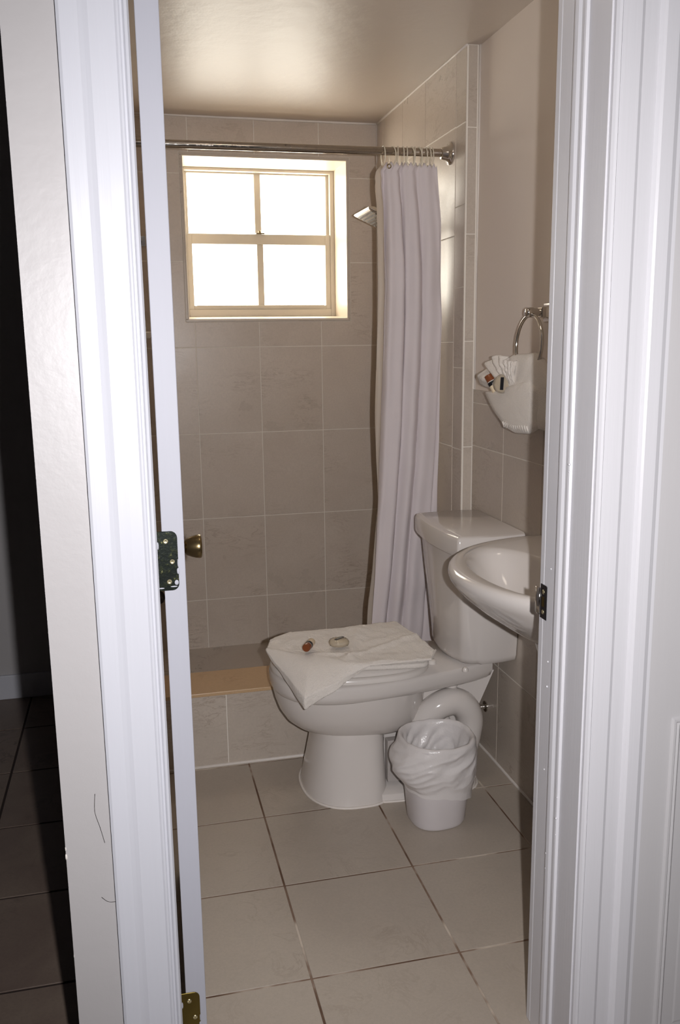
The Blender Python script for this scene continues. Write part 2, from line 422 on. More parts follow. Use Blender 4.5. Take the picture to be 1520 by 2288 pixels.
# chipped plaster at the outer corner
bm = bmesh.new()
for z, s in ((.585, .0042), (.598, .0030), (.93, .002), (.42, .0025)):
    bmesh.ops.create_icosphere(bm, subdivisions=1, radius=s, matrix=Matrix.Translation((-.1285, YF+.001, z)) @ Matrix.Diagonal((.5, .5, 1.6, 1)))
obj('plaster_chip', bm, M_CAULK, wall_l, smooth=True)

# doorway wall (right part and lintel)
bm = bmesh.new()
box(bm, (JR+.019, YF, -.1), (.850, YI, 2.4)); box(bm, (.850, YF, 2.035), (1.62, YI, 2.4)); box(bm, (1.62, YF, -.1), (2.3, YI, 2.4))
box(bm, (JL-.019, YF, 2.052), (JR+.019, YI, 2.4))
box(bm, (.850, 1.33, -.1), (1.62, YI, 2.035))
wall_f = struct(obj('wall_front', bm, M_PAINT))

# ---------------------------------------------------------------- floors, ceilings, hall walls
fl_b = struct(obj('floor', bx((XL-.003, YI-.02, -.06), (XR+.006, YC0+.01, -.0012)), M_FGROUT))
gxb = [XL, .306, .639, .972, XR]; gyb = [YF+.06, 1.271, 1.611, 1.945, 2.276, 2.606, YC0]
gyb = [1.30, 1.611, 1.945, 2.276, 2.606, YC0]
to_fl = lambda u, v, d: (u, v, -T+d)
tile_field(gxb, gyb, to_fl, M_FTILE, fl_b, g=.0050, thick=T)
fl_h = struct(obj('floor.001', bx((-2.2, -1.6, -.06), (2.3, 3.38, -.0034)), M_HGROUT), 'brown tiled floor of the dark hall')
gxh = [-.430-.333*k for k in range(5, -1, -1)] + [-.131]
gyh = [1.055+.337*k for k in range(-2, 7)] + [3.372]
tile_field(gxh, gyh, to_fl, M_HTILE, fl_h, g=.007, thick=T)
tile_field([-.129, .196, .529, .862, 1.195], [.381, .718, 1.055, 1.297], to_fl, M_HTILE, fl_h, g=.007, thick=T)
struct(obj('ceiling', bx((-.129, YI, ZT), (1.30, 3.98, ZT+.06)), M_CEIL))
struct(obj('ceiling.001', bx((-2.2, -1.6, 2.4), (2.3, 4.0, 2.46)), M_HPAINT), 'hall ceiling')
wh = struct(obj('wall_hall', bx((-2.2, 3.375, -.1), (-.129, 3.98, 2.4)), M_HPAINT), 'far cream wall at the end of the dark hall')
struct(obj('baseboard_hall', bx((-2.2, 3.362, 0), (-.131, 3.376, .095)), M_TRIM, bev=.003), 'white baseboard at the end of the dark hall')
bm = bmesh.new(); box(bm, (-2.3, -1.6, -.1), (-2.2, 4.0, 2.4)); struct(obj('wall_hall_left', bm, M_HPAINT))
bm = bmesh.new(); box(bm, (2.3, -1.6, -.1), (2.4, YI, 2.4)); struct(obj('wall_hall_right', bm, M_HPAINT))
bm = bmesh.new(); box(bm, (-2.3, -1.7, -.1), (2.4, -1.6, 2.4)); struct(obj('wall_hall_rear', bm, M_HPAINT))

# ---------------------------------------------------------------- door frame: jambs, stops, casings
def vprof(pts, z0, z1):
    bm = bmesh.new(); loft(bm, [[(x, y, z) for x, y in pts] for z in (z0, z1)]); return bm
cas = [(0, 0), (0, .007), (.0025, .0105), (.006, .0115), (.0085, .0085), (.011, .0085), (.013, .0105), (.0155, .0110), (.018, .0095),
       (.034, .0100), (.050, .0118), (.056, .0150), (.062, .0175), (.066, .0180), (.084, .0180), (.088, .0160), (.088, 0)]
lc = struct(obj('trim_2', vprof([(JL-x, YF-y) for x, y in cas], 0, 2.138), M_TRIM), 'white moulded casing left of the bathroom doorway')
casr = [(0, 0), (0, .008), (.003, .0125), (.007, .0135), (.010, .0095), (.013, .0095), (.040, .0105), (.046, .0075), (.070, .0075), (.074, .0130), (.078, .0150),
        (.098, .0150), (.106, .0120), (.112, .0120), (.112, 0)]
rc = struct(obj('trim_3', vprof([(JR+.003+x, YF-y) for x, y in casr], 0, 2.138), M_TRIM_LIT), 'white moulded casing right of the bathroom doorway')
struct(obj('trim_4', bx((JL-.088, YF-.017, 2.048), (JR+.10, YF, 2.135)), M_TRIM), 'head casing over the bathroom doorway')
jl = struct(obj('trim_5', vprof([(JL, YF), (JL, YI+.004), (JL-.019, YI+.004), (JL-.019, YF)], 0, 2.052), M_TRIM), 'left door jamb')
bm = vprof([(JR, YF-.001), (JR+.019, YF-.001), (JR+.019, YI-.006), (JR, YI-.006)], 0, 2.052)
# door stop with two ridges
st = [(0, 1.298), (-.0045, 1.300), (-.0055, 1.304), (-.003, 1.309), (-.003, 1.316), (-.0065, 1.321), (-.0075, 1.327), (-.0075, 1.331), (0, 1.332)]
loft(bm, [[(JR+.0002+x, y, z) for x, y in st] for z in (0, 2.04)])
jr = struct(obj('trim_6', bm, M_TRIM_LIT), 'right door jamb with door stop')
bm = vprof([(JR, YI-.0045), (JR, YI+.012), (JR+.06, YI+.016), (JR+.06, YI-.0045)], 0, 2.10)
struct(obj('trim_7', bm, M_TRIM_LIT, bev=.002), 'bathroom side casing of the right jamb')
struct(obj('trim_8', bx((JL, YF, 2.034), (JR, YI, 2.052)), M_TRIM), 'head jamb over the doorway')
# paint chips on the right trim
bm = bmesh.new()
for i in range(16):
    z = random.uniform(.25, 1.2); y = random.choice([1.298, 1.33, 1.36]) ; s = random.uniform(.0012, .0026)
    bmesh.ops.create_icosphere(bm, subdivisions=1, radius=s, matrix=Matrix.Translation((JR-.0005 if y > 1.34 else JR-.006, y, z)))
obj('paint_blister', bm, M_TRIM_LIT, jr, smooth=True)

# strike plate on the right jamb
sp = obj('strike_plate', bx((JR-.0012, 1.372, .832), (JR+.001, 1.396, .895)), M_BLACK, jr, bev=.0008)
bm = bmesh.new(); tube(bm, [(JR-.0012, 1.396, .838), (JR-.003, 1.402, .838), (JR-.002, 1.408, .838)], .0015, 6)
sheet(bm, lambda u, v: (JR-.0012-.003*math.sin(u*PI*.8), 1.396+.013*u, .840+.047*v), 6, 2)
o = obj('lip', bm, M_CHROME, sp, smooth=True); m = o.modifiers.new('s', 'SOLIDIFY'); m.thickness = .0015
for z in (.845, .882):
    bm = bmesh.new(); lathe(bm, [(0, .0042), (.001, .0040), (.0016, .002)], (JR-.0012, 1.384, z), (-1, 0, 0), 14); obj('screw', bm, M_SCREW, sp, smooth=True)
bm = bx((JR-.0020, 1.381, .855), (JR-.0010, 1.388, .873)); obj('latch_hole', bm, M_OLDBRASS, sp)

# ---------------------------------------------------------------- bathroom door (open at right angles)
DX0, DX1, DY0, DY1 = .0375, .0725, 1.402, 2.068
d1 = struct(obj('door_1', bx((DX0, DY0, .012), (DX1, DY1, 2.030)), M_DOOR, bev=.0012), 'white bathroom door standing open, seen on its hinge edge')
def rounded_leaf(x0, x1, z0, z1, y, r, th=.0022):
    pts = [(x0, z0)]
    for k in range(7): a = -PI/2 + k*PI/12; pts.append((x1-r+r*math.cos(a), z0+r+r*math.sin(a)))
    for k in range(7): a = k*PI/12; pts.append((x1-r+r*math.cos(a), z1-r+r*math.sin(a)))
    pts.append((x0, z1)); bm = bmesh.new()
    loft(bm, [[(x, y, z) for x, z in pts], [(x, y-th, z) for x, z in pts]]); return bm
def hinge(zc_, mat, label, hh=.0490, painted=True):
    h = obj('hinge', rounded_leaf(.0245, .0585, zc_-hh, zc_+hh, DY0-.0002, .011), mat, d1, bev=.0004, seg=1); h['label'] = label; h.location.x = .003
    for dx, dz in ((.040, .033), (.0490, -.001), (.0430, -.034)):
        bm = bmesh.new(); lathe(bm, [(0, .0040), (.0010, .0042), (.0018, .0034), (.0019, .0022), (.0013, .0010)], (dx, DY0-.0022, zc_+dz), (0, -1, 0), 18)
        box(bm, (dx-.0028, DY0-.0044, zc_+dz-.0004), (dx+.0028, DY0-.0040, zc_+dz+.0004))
        obj('screw', bm, M_SCREW, h, smooth=True, angle=40)
    bm = bmesh.new(); n = 5
    for k in range(n):
        z0 = zc_-hh+k*2*hh/n; lathe(bm, [(0, .0052), (2*hh/n-.0006, .0052)], (.0225, DY0+.004, z0), (0, 0, 1), 14)
    obj('knuckle', bm, mat, h, smooth=True, angle=40)
    if painted:
        bm = bmesh.new()
        for x, z, sx, sz in ((.0275, .026, .0016, .0065), (.0580, -.004, .001, .007), (.0578, -.017, .0022, .0055), (.0545, -.036, .0035, .0045), (.0300, -.0445, .005, .0012), (.050, -.0425, .006, .0012)):
            bmesh.ops.create_icosphere(bm, subdivisions=2, radius=1, matrix=Matrix.Translation((x, DY0-.0024, zc_+z)) @ Matrix.Diagonal((sx, .0007, sz, 1)))
        obj('paint_smear', bm, M_DOOR, h, smooth=True)
hinge(.981, M_HINGE, 'blackened hinge leaf with white paint smears')
hinge(.140, M_OLDBRASS, 'tarnished brass hinge leaf', painted=True)
hinge(1.862, M_OLDBRASS, 'tarnished brass hinge leaf')
def knob(sign, x):
    bm = bmesh.new()
    lathe(bm, [(0, .030), (.003, .030), (.005, .024), (.006, .010)], (x, 1.995, .866), (sign, 0, 0), 28)
    a = obj('knob_rose', bm, M_BRASS, d1, smooth=True, angle=40)
    bm = bmesh.new()
    lathe(bm, [(.004, .008), (.008, .0105), (.013, .0150), (.020, .0195), (.029, .0232), (.039, .0262), (.047, .0275), (.0510, .0270), (.0530, .0245), (.0538, .020), (.0534, .006), (.0534, .0005)], (x, 1.995, .866), (sign, 0, 0), 36)
    k = obj('door_knob', bm, M_BRASS, d1, smooth=True, angle=50); k['label'] = 'brushed antique brass tapered knob'
knob(1, DX1)

piv = Vector((DX0, DY0, 0)); RM = Matrix.Translation(piv) @ Matrix.Rotation(math.radians(-1.6), 4, 'Z') @ Matrix.Translation(-piv)
d1.matrix_world = RM
# six-panel door in the hall, right of the casing
d2 = struct(obj('door_2', bx((.8135, YF-.004, .01), (1.60, YF+.030, 2.03)), M_DOOR2), 'grey-white six-panel hall door right of the casing')
def panel(x0, x1, z0, z1):
    bm = bmesh.new(); y = YF-.004
    steps = [(0, 0.0), (.003, .0045), (.007, .0045), (.010, .0015), (.014, .0030), (.019, -.0005), (.026, -.0035), (.038, -.0005), (.044, .0008)]
    r = lambda e, d: [(x0+e, y-d, z0+e), (x1-e, y-d, z0+e), (x1-e, y-d, z1-e), (x0+e, y-d, z1-e)]
    loft(bm, [r(0, -.005)] + [r(e, d) for e, d in steps]); return bm
for x0, x1 in ((.866, 1.17), (1.25, 1.55)):
    for z0, z1 in ((.045, .69), (.95, 1.60), (1.68, 1.93)): obj('panel', panel(x0+(.035 if z0 > .5 else 0), x1, z0, z1), M_DOOR2, d2)

# ---------------------------------------------------------------- shower curb and pan
cb = thing('shower_curb', 'low tiled shower curb with a tan marble top under the window wall', 'curb')
core = obj('core', bx((XL, YC0+T, 0), (XR+.002, YC1-.004, ZC-.012)), M_GROUT, cb)
for u0, u1 in zip([XL, .243, .510, .776, XR], [.243, .510, .776, XR]):
    tile_poly('tile', [(u0+.0014, .003, u1-.0014, ZC-.0125)], lambda u, v, d: (u, YC0+T-d, v), T, M_RTILE, cb)
obj('marble_top', bx((XL+.001, YC0-.004, ZC-.012), (XS+.030, YC1+.004, ZC)), M_CURB, cb, bev=.002)
place(cb, (.5, YC0, 0))
struct(obj('trim_9', bx((XL, YC1, .0), (XS, YB, .035)), M_RTILE), 'shower pan floor behind the curb')

# ---------------------------------------------------------------- shower rod
rod = thing('shower_rod', 'spotted chrome shower curtain rod across the shower opening', 'rod')
YR, ZR = 2.790, 1.905
obj('pole', cyl((XL+.012, YR, ZR-.003), (XS-.010, YR, ZR+.001), .0125, 28), M_ROD, rod, smooth=True, angle=40)
for x, s in ((XS-.0002, -1), (XL+.0002, 1)):
    bm = bmesh.new(); lathe(bm, [(0, .035), (.003, .035), (.007, .031), (.009, .026), (.014, .0215), (.030, .018), (.032, .015)], (x, YR, ZR), (s, 0, 0), 36)
    f = obj('flange', bm, M_CHROME, rod, smooth=True, angle=50); f['label'] = 'round chrome end flange'
place(rod, (XS, YR, ZR))

# curtain
cur_top, cur_bot = 1.868, .260
def lerp(a, b, t): return a+(b-a)*t
def interp(tab, z):
    for (z0, v0), (z1, v1) in zip(tab, tab[1:]):
        if z0 >= z >= z1: return lerp(v0, v1, (z0-z)/(z0-z1))
    return tab[-1][1] if z < tab[-1][0] else tab[0][1]
Lx = [(1.90, .822), (1.868, .820), (1.845, .800), (1.825, .804), (1.80, .802), (1.74, .808), (1.5, .813), (1.0, .806), (.80, .800), (.55, .788), (.28, .768)]
Rx = [(1.90, .990), (1.868, .990), (1.7, 1.008), (1.4, 1.018), (1.0, 1.013), (.7, 1.003), (.28, .995)]
def curtain_fn(nf, ph, amp, yoff, lx, rx, top, bot, seed, skew):
    def fn(u, v):
        z = lerp(top, bot, v)
        s = u + .025*math.sin(7*u+3*v+seed)*(.2+v)
        k = 2*PI*nf*(s + skew*max(0, v-.25)**1.35) + ph
        a = amp*(.55+.45*math.sin(3.1*u+seed))*(1-.25*v)
        a2 = a*(.35+.65*min(1, v*6))
        y = YR + yoff + a2*math.sin(k) + .35*a2*math.sin(2.3*k+1.7+2*v+seed) + .006*noise.noise(Vector((u*6, v*14, seed)))
        x = lerp(interp(lx, z), interp(rx, z), u) + .010*math.cos(k)*min(1, v*4+.15)
        zz = z + (.006*math.sin(2*PI*11*u) if v < .02 else 0)*(1-v*50)
        return (x, y, zz)
    return fn
bm = bmesh.new(); sheet(bm, curtain_fn(3.3, .6, .019, -.004, Lx, Rx, cur_top, cur_bot+.008, 1.3, .26), 190, 150)
cur = obj('shower_curtain', bm, M_CURT, None, smooth=True); m = cur.modifiers.new('s', 'SOLIDIFY'); m.thickness = .0012
tag(cur, 'lavender white fabric shower curtain gathered at the right end of the rod', 'curtain')
Lx2 = [(z, x-.004) for z, x in Lx]; Rx2 = [(z, x-.006) for z, x in Rx]
bm = bmesh.new(); sheet(bm, curtain_fn(6.1, 2.0, .022, .040, Lx2, Rx2, cur_top-.004, cur_bot, 4.1, .30), 150, 110)
lin = obj('liner', bm, M_LINER, cur, smooth=True); m = lin.modifiers.new('s', 'SOLIDIFY'); m.thickness = .0006; lin['label'] = 'cream translucent liner behind the curtain'
ringsx = [.812, .842, .860, .876, .889, .903, .915, .927, .938, .950, .961, .972]
first = None
for i, x in enumerate(ringsx):
    tilt = random.uniform(-.30, .30); cx = 0
    bm = bmesh.new(); P = []
    for k in range(28):
        a = 2*PI*k/28; yy = .021*math.sin(a); zz = .027*math.cos(a) - .0125
        P.append((math.sin(a)*.021*tilt + zz*.12*tilt, yy, zz))
    tube(bm, P, .0021, 8, closed=True)
    bmesh.ops.create_icosphere(bm, subdivisions=2, radius=.0030, matrix=Matrix.Translation((0, .004, -.040)))
    r_ = obj('curtain_ring', bm, M_RING, None, smooth=True); r_.location = (x, YR, ZR)
    tag(r_, {0: 'leftmost clear curtain ring, set apart from the bunch on the rod', 11: 'clear curtain ring closest to the chrome wall flange'}.get(i, 'clear plastic curtain ring in the middle of the bunch on the rod'), 'ring', 'clear curtain rings on the shower rod')
bm = bmesh.new(); tube(bm, [(.8235+.006*math.cos(a), YR-.028, 1.856+.006*math.sin(a)) for a in [k*PI/8 for k in range(16)]], .0016, 8, closed=True)
obj('grommet', bm, M_BRASS, cur, smooth=True)

# ---------------------------------------------------------------- shower head
sh = thing('rain_shower', 'square chrome rain shower head peeking out left of the curtain', 'shower head')
tl = math.radians(24)
hc = Vector((.820, 3.0, 1.765)); ex = Vector((math.cos(tl), 0, -math.sin(tl))); ey = Vector((0, 1, 0)); en = Vector((math.sin(tl), 0, math.cos(tl)))
def hp(a, b, c): return hc + ex*a + ey*b + en*c
bm = bmesh.new(); W, D = .19, .20
def hr(e, c): return [hp(e, e, c), hp(W-e, e, c), hp(W-e, D-e, c), hp(e, D-e, c)]
loft(bm, [hr(.006, 0), hr(0, .003), hr(0, .007), hr(.022, .020), hr(.07, .026)])
obj('head_plate', bm, simple('satin_chrome', (196, 190, 182), .32, 1.0), sh, bev=.0012)
bm = bmesh.new(); r0 = [hp(.012, .012, -.0012), hp(W-.012, .012, -.0012), hp(W-.012, D-.012, -.0012), hp(.012, D-.012, -.0012)]
loft(bm, [r0, [v+en*.002 for v in r0]]); obj('spray_face', bm, simple('dark_spray_face', (92, 86, 82), .25, .7), sh)
bm = bmesh.new()
for i in range(11):
    for j in range(11):
        c = hp(.022+i*.0146, .022+j*.0156, -.001); lathe(bm, [(0, .0030), (.003, .0020)], c, -en, 6)
no = obj('nozzles', bm, M_RUBBER, sh); no['kind'] = 'stuff'
cpt = hp(W/2, D/2, .026)
bm = bmesh.new(); lathe(bm, [(0, .018), (.012, .017), (.020, .011)], cpt, en, 20)
tube(bm, smoothpts([cpt+en*.018, cpt+en*.04+Vector((.01, 0, 0)), (.985, 3.1, 1.835), (XS-.002, 3.1, 1.845)], 6), .009, 14)
lathe(bm, [(0, .026), (.004, .026), (.010, .012)], (XS-.0002, 3.1, 1.845), (-1, 0, 0), 24)
obj('shower_arm', bm, M_CHROME, sh, smooth=True, angle=45)
place(sh, (XS, 3.1, 1.845))

# added fill light shaped as a ceiling dome, unseen just above the frame
lp = thing('added_fill_light', 'added warm fill light, an unseen dome on the bathroom ceiling', 'fill light')
bm = bmesh.new(); lathe(bm, [(0, .150), (.018, .150), (.022, .142)], (.42, 1.82, ZT), (0, 0, -1), 40); obj('base', bm, M_CHROME, lp, smooth=True, angle=40)
def fill_light_mat():
    t = NT('fill_light_glow'); t.set(col=(.9, .88, .82), rough=.3)
    t.b.inputs['Emission Color'].default_value = (1.0, .86, .70, 1); t.b.inputs['Emission Strength'].default_value = 6.0; return t.m
bm = bmesh.new(); lathe(bm, [(.018, .138), (.035, .132), (.055, .110), (.070, .070), (.076, .02), (.0765, .0005)], (.42, 1.82, ZT), (0, 0, -1), 40); obj('dome', bm, fill_light_mat(), lp, smooth=True, angle=60)
place(lp, (.42, 1.82, ZT))

# small fittings on the window wall seen through the hinge gap
bm = bmesh.new(); box(bm, (.055, YB-.012, 1.698), (.095, YB, 1.736)); tube(bm, [(.075, YB-.01, 1.717), (.075, YB-.05, 1.717)], .006, 10)
tag(obj('robe_hook', bm, M_CHROME, None, bev=.001), 'small square chrome hook seen through the gap beside the door', 'hook')
bm = bmesh.new(); lathe(bm, [(0, .050), (.006, .056), (.022, .060), (.026, .056), (.020, .048), (.012, .03)], (.040, YB-.058, 1.345), (0, 0, 1), 28)
box(bm, (.0, YB-.012, 1.335), (.08, YB, 1.39))
tag(obj('soap_dish', bm, M_PORC, None, smooth=True, angle=50), 'white ceramic soap dish seen through the gap beside the door', 'soap dish')
bm = bmesh.new(); lathe(bm, [(0, .030), (.006, .030), (.012, .020), (.05, .018), (.055, .012)], (.068, YB, .277), (0, -1, 0), 24)
tag(obj('drain_tap', bm, M_DARK, None, smooth=True, angle=50), 'small dark round fitting low in the gap under the hinge', 'tap')

# ================================================================ TOILET
toi = thing('toilet', 'white porcelain toilet against the right wall with folded towels on its lid', 'toilet')
YT = 2.425
def tp(u, v, z): return (XR-u, YT+v, z)
def egg(uf, ur, wd, z, n=56, pw=2.15, rear=None):
    "outline: round front, squarer rear; u grows away from the wall"
    uc = ur + (uf-ur)*.42; out = []
    for k in range(n):
        a = 2*PI*k/n; c, s = math.cos(a), math.sin(a)
        p = pw if c > 0 else (rear or pw)
        rr = (abs(c)**p + abs(s)**p)**(-1/p)
        L = (uf-uc) if c > 0 else (uc-ur)
        out.append(tp(uc + L*rr*c, wd*rr*s, z))
    return out
# rim slab with rear deck
def deck(z, e, n=8):
    half = [(.715, .0), (.711, .045), (.697, .090), (.668, .132), (.62, .163), (.56, .180), (.49, .186), (.42, .184), (.36, .176), (.30, .163), (.24, .148), (.17, .130), (.10, .108), (.05, .085)]
    S = smoothpts([(u, v, 0) for u, v in half], 3)
    cu = .4
    pts = [(p.x, p.y) for p in S]
    full = pts + [(u, -v) for u, v in pts[::-1][:-1]]
    out = []
    for u, v in full:
        d = Vector((u-cu, v)); L = d.length; d = d*(max(0, L-e)/L); out.append(tp(cu+d.x, d.y, z))
    return out
bm = bmesh.new()
loft(bm, [deck(.318, .040), deck(.322, .018), deck(.330, .006), deck(.345, .000), deck(.366, .000), deck(.374, .003), deck(.378, .009)])
loft(bm, [egg(.560, .30, .085, .178), egg(.604, .275, .112, .190), egg(.640, .262, .132, .205), egg(.668, .255, .148, .228), egg(.688, .250, .161, .260), egg(.700, .246, .169, .295), egg(.708, .242, .176, .330), egg(.708, .242, .177, .345)])
bowl = obj('bowl', bm, M_PORC, toi, smooth=True, angle=55)
bm = bmesh.new()
loft(bm, [egg(.626, .385, .170, .000, pw=2.3, rear=3.6), egg(.626, .385, .170, .006, pw=2.3, rear=3.6), egg(.620, .385, .163, .030, pw=2.3, rear=3.6), egg(.608, .386, .147, .090, pw=2.3, rear=3.6), egg(.597, .386, .133, .150, pw=2.3, rear=3.4),
          egg(.592, .38, .124, .190, pw=2.3, rear=3.2), egg(.600, .35, .126, .215, pw=2.3, rear=2.8), egg(.610, .32, .12, .24)])
loft(bm, [egg(.60, .10, .165, .0, pw=2.3, rear=5), egg(.60, .10, .160, .022, pw=2.3, rear=5), egg(.59, .11, .140, .030, pw=2.3, rear=5)])
# rear web under the deck, its back edge raking forward
def web(z, u0, u1, w): return [tp(u0, -w, z), tp(u1, -w, z), tp(u1, w, z), tp(u0, w, z)]
loft(bm, [web(0.0, .40, .13, .085), web(.10, .40, .12, .080), web(.20, .40, .105, .078), web(.34, .42, .040, .074)])
obj('pedestal', bm, M_PORC, toi, smooth=True, angle=40)
# recessed side plate
obj('access_plate', bx(tp(.392, -.127, .045), tp(.330, -.098, .175)), simple('grey_side_plate', (176, 170, 166), .4), toi, bev=.002)
# trapway loop
bm = bmesh.new()
loop = [(.30, -.070, .13), (.285, -.088, .190), (.262, -.098, .228), (.225, -.103, .258), (.180, -.103, .266), (.146, -.103, .246), (.128, -.100, .206), (.130, -.098, .160), (.140, -.095, .10), (.150, -.090, .02)]
P = smoothpts([tp(*p) for p in loop], 6)
tube(bm, P, [.036+.006*math.sin(PI*i/(len(P)-1)) for i in range(len(P))], 22)
bmesh.ops.create_icosphere(bm, subdivisions=3, radius=1, matrix=Matrix.Translation(tp(.205, -.085, .20)) @ Matrix.Diagonal((.022, .014, .018, 1)))
tube(bm, smoothpts([tp(.20, -.080, .275), tp(.185, -.088, .30), tp(.165, -.09, .335)], 5), .014, 12)
obj('trapway', bm, M_PORC, toi, smooth=True, angle=60)
# seat and lid
def oval(e, z, uf=.712, ur=.245, wd=.184): return egg(uf-e, ur+e, wd-e, z, pw=2.1, rear=2.8)
bm = bmesh.new(); loft(bm, [oval(.006, .379), oval(0, .382), oval(0, .392), oval(.004, .396), oval(.012, .398)])
obj('seat', bm, M_PLAST, toi, smooth=True, angle=50)
bm = bmesh.new(); loft(bm, [oval(.010, .399), oval(.004, .402), oval(.004, .410), oval(.012, .416), oval(.03, .419)])
obj('seat_lid', bm, M_PLAST, toi, smooth=True, angle=50)
for v in (-.07, .07):
    bm = bmesh.new(); lathe(bm, [(0, .013), (.010, .013), (.013, .009)], tp(.238, v, .379), (0, 0, 1), 16)
    obj('seat_hinge', bm, M_PLAST, toi, smooth=True, angle=50)
bm = bmesh.new(); lathe(bm, [(0, .009), (.006, .009), (.012, .005)], tp(.165, -.155, .379), (0, 0, 1), 14); obj('bolt_cap', bm, M_PLAST, toi, smooth=True, angle=50)
# tank
def tank_out(z, uf, hw, bow, r, side=.010):
    pts = []
    near = [(.003, hw-side*1.2), (.05, hw-.002), (.11, hw), (uf-.05, hw-.004)]
    # rounded front corner
    for k in range(6):
        a = k*PI/2/5; pts.append((uf-r+r*math.sin(a), hw-.008-r+r*math.cos(a)))
    front = [(uf+bow*(1-(v/(hw-r))**2), v) for v in [(hw-r)*t for t in (.75, .5, .25, 0)]]
    half = near + pts + front
    full = half + [(u, -v) for u, v in half[::-1][1:]]
    return [tp(u, v, z) for u, v in full]
bm = bmesh.new()
loft(bm, [tank_out(.386, .150, .135, .018, .045), tank_out(.393, .166, .152, .020, .045), tank_out(.41, .172, .158, .022, .042), tank_out(.50, .178, .166, .020, .035), tank_out(.62, .186, .178, .016, .024), tank_out(.734, .193, .188, .012, .014)])
obj('tank', bm, M_PORC, toi, smooth=True, angle=60)
bm = bmesh.new()
lid = lambda z, e: tank_out(z, .208-e, .200-e, .016, .010)
loft(bm, [lid(.728, .006), lid(.730, .001), lid(.738, 0), lid(.774, 0), lid(.783, .004), lid(.787, .013)])
obj('tank_lid', bm, M_PORC, toi, smooth=True, angle=42)
# caulk bead round the foot, supply valve
bm = bmesh.new(); tube(bm, egg(.628, .383, .172, .002, pw=2.3, rear=3.6), .0040, 6, closed=True); tube(bm, egg(.602, .098, .167, .002, pw=2.3, rear=5), .0035, 6, closed=True); obj('base_caulk', bm, M_CAULK, toi, smooth=True)
place(toi, (XR-.36, YT, 0))
va = thing('supply_valve', 'small chrome supply valve and hose on the tiled wall behind the bin', 'valve')
bm = bmesh.new(); lathe(bm, [(0, .018), (.004, .018), (.006, .008), (.04, .008)], (XR-.0002, 2.50, .155), (-1, 0, 0), 18)
lathe(bm, [(0, .010), (.022, .011), (.03, .007)], (XR-.035, 2.50, .145), (0, 0, 1), 14)
obj('valve_body', bm, M_CHROME, va, smooth=True, angle=50)
bm = bmesh.new(); lathe(bm, [(0, .008), (.006, .014), (.012, .014), (.014, .008)], (XR-.050, 2.50, .153), (-1, -.2, 0), 8); obj('valve_handle', bm, M_CHROME, va)
bm = bmesh.new(); tube(bm, smoothpts([(XR-.035, 2.50, .175), (XR-.026, 2.51, .24), (XR-.02, 2.53, .32), (XR-.05, 2.53, .384)], 6), .004, 8); obj('hose', bm, M_CHROME, va, smooth=True)
place(va, (XR, 2.50, .155))

# ================================================================ SINK
sk = thing('bathroom_sink', 'white porcelain wall-hung sink in front of the toilet tank', 'sink')
SY, SA, SB = 1.815, .368, .345
def sring(fx, fy, z, n=72, x0=0.0, cyo=0.0, xoff=0.0):
    out = []
    for k in range(n):
        a = 2*PI*k/n; c, s = math.cos(a), math.sin(a)
        if c > 0: u = SA*fx*c**.96 + xoff; v = SB*fy*s
        else: u = x0 + .30*0 + (-c)*0 + xoff*0 + max(0, 0) ; v = SB*fy*(abs(s)**.6)*(1 if s > 0 else -1)
        if c <= 0: u = x0
        else: u = x0 + (SA*fx)*c**.96
        out.append((XR-u, SY+cyo+v, z))
    return out
bm = bmesh.new()
X0 = .0015
outer = [sring(.30, .34, .590, x0=X0), sring(.46, .50, .620, x0=X0), sring(.64, .68, .662, x0=X0), sring(.80, .83, .702, x0=X0), sring(.91, .93, .735, x0=X0), sring(.965, .975, .757, x0=X0), sring(.992, .995, .770, x0=X0), sring(1, 1, .782, x0=X0), sring(.995, .997, .793, x0=X0), sring(.975, .98, .799, x0=X0), sring(.945, .955, .800, x0=X0)]
vs = loft(bm, outer, True, False)
def basin(f, z):
    out = []
    for k in range(72):
        a = 2*PI*k/72; c, s = math.cos(a), math.sin(a)
        uc = .200; A = .116*f; B = .236*f
        out.append((XR-(uc + A*c*(1 if c > 0 else .85)), SY + B*s, z))
    return out
inner = [basin(1.06, .7985), basin(1.0, .795), basin(.95, .785), basin(.88, .765), basin(.76, .735), basin(.60, .705), basin(.40, .685), basin(.15, .676)]
iv = [[bm.verts.new(p) for p in r] for r in inner]
bridge(bm, vs[-1], iv[0])
for a, b in zip(iv, iv[1:]): bridge(bm, a, b)
bm.faces.new(iv[-1])
obj('basin', bm, M_PORC, sk, smooth=True, angle=60)
def pring(ru, rv, z, uc=.115): return [(XR-(uc+ru*math.cos(2*PI*k/36)), SY+.01+rv*math.sin(2*PI*k/36), z) for k in range(36)]
bm = bmesh.new(); loft(bm, [pring(.020, .030, .30, .021), pring(.034, .045, .32, .035), pring(.050, .062, .40, .051), pring(.066, .078, .52, .067), pring(.080, .090, .620, .081)])
obj('shroud', bm, M_PORC, sk, smooth=True, angle=60)
bm = bmesh.new(); lathe(bm, [(0, .024), (.003, .023), (.0035, .012)], (XR-.200, SY, .6762), (0, 0, 1), 24); obj('drain', bm, M_CHROME, sk, smooth=True, angle=50)
bm = bmesh.new()
lathe(bm, [(0, .024), (.01, .022), (.05, .017), (.085, .016), (.095, .010)], (XR-.040, SY, .7995), (0, 0, 1), 20)
tube(bm, smoothpts([(XR-.045, SY, .86), (XR-.09, SY, .885), (XR-.13, SY, .878), (XR-.150, SY, .855)], 6), .010, 12)
obj('faucet', bm, M_CHROME, sk, smooth=True, angle=50)
place(sk, (XR, SY, .60))

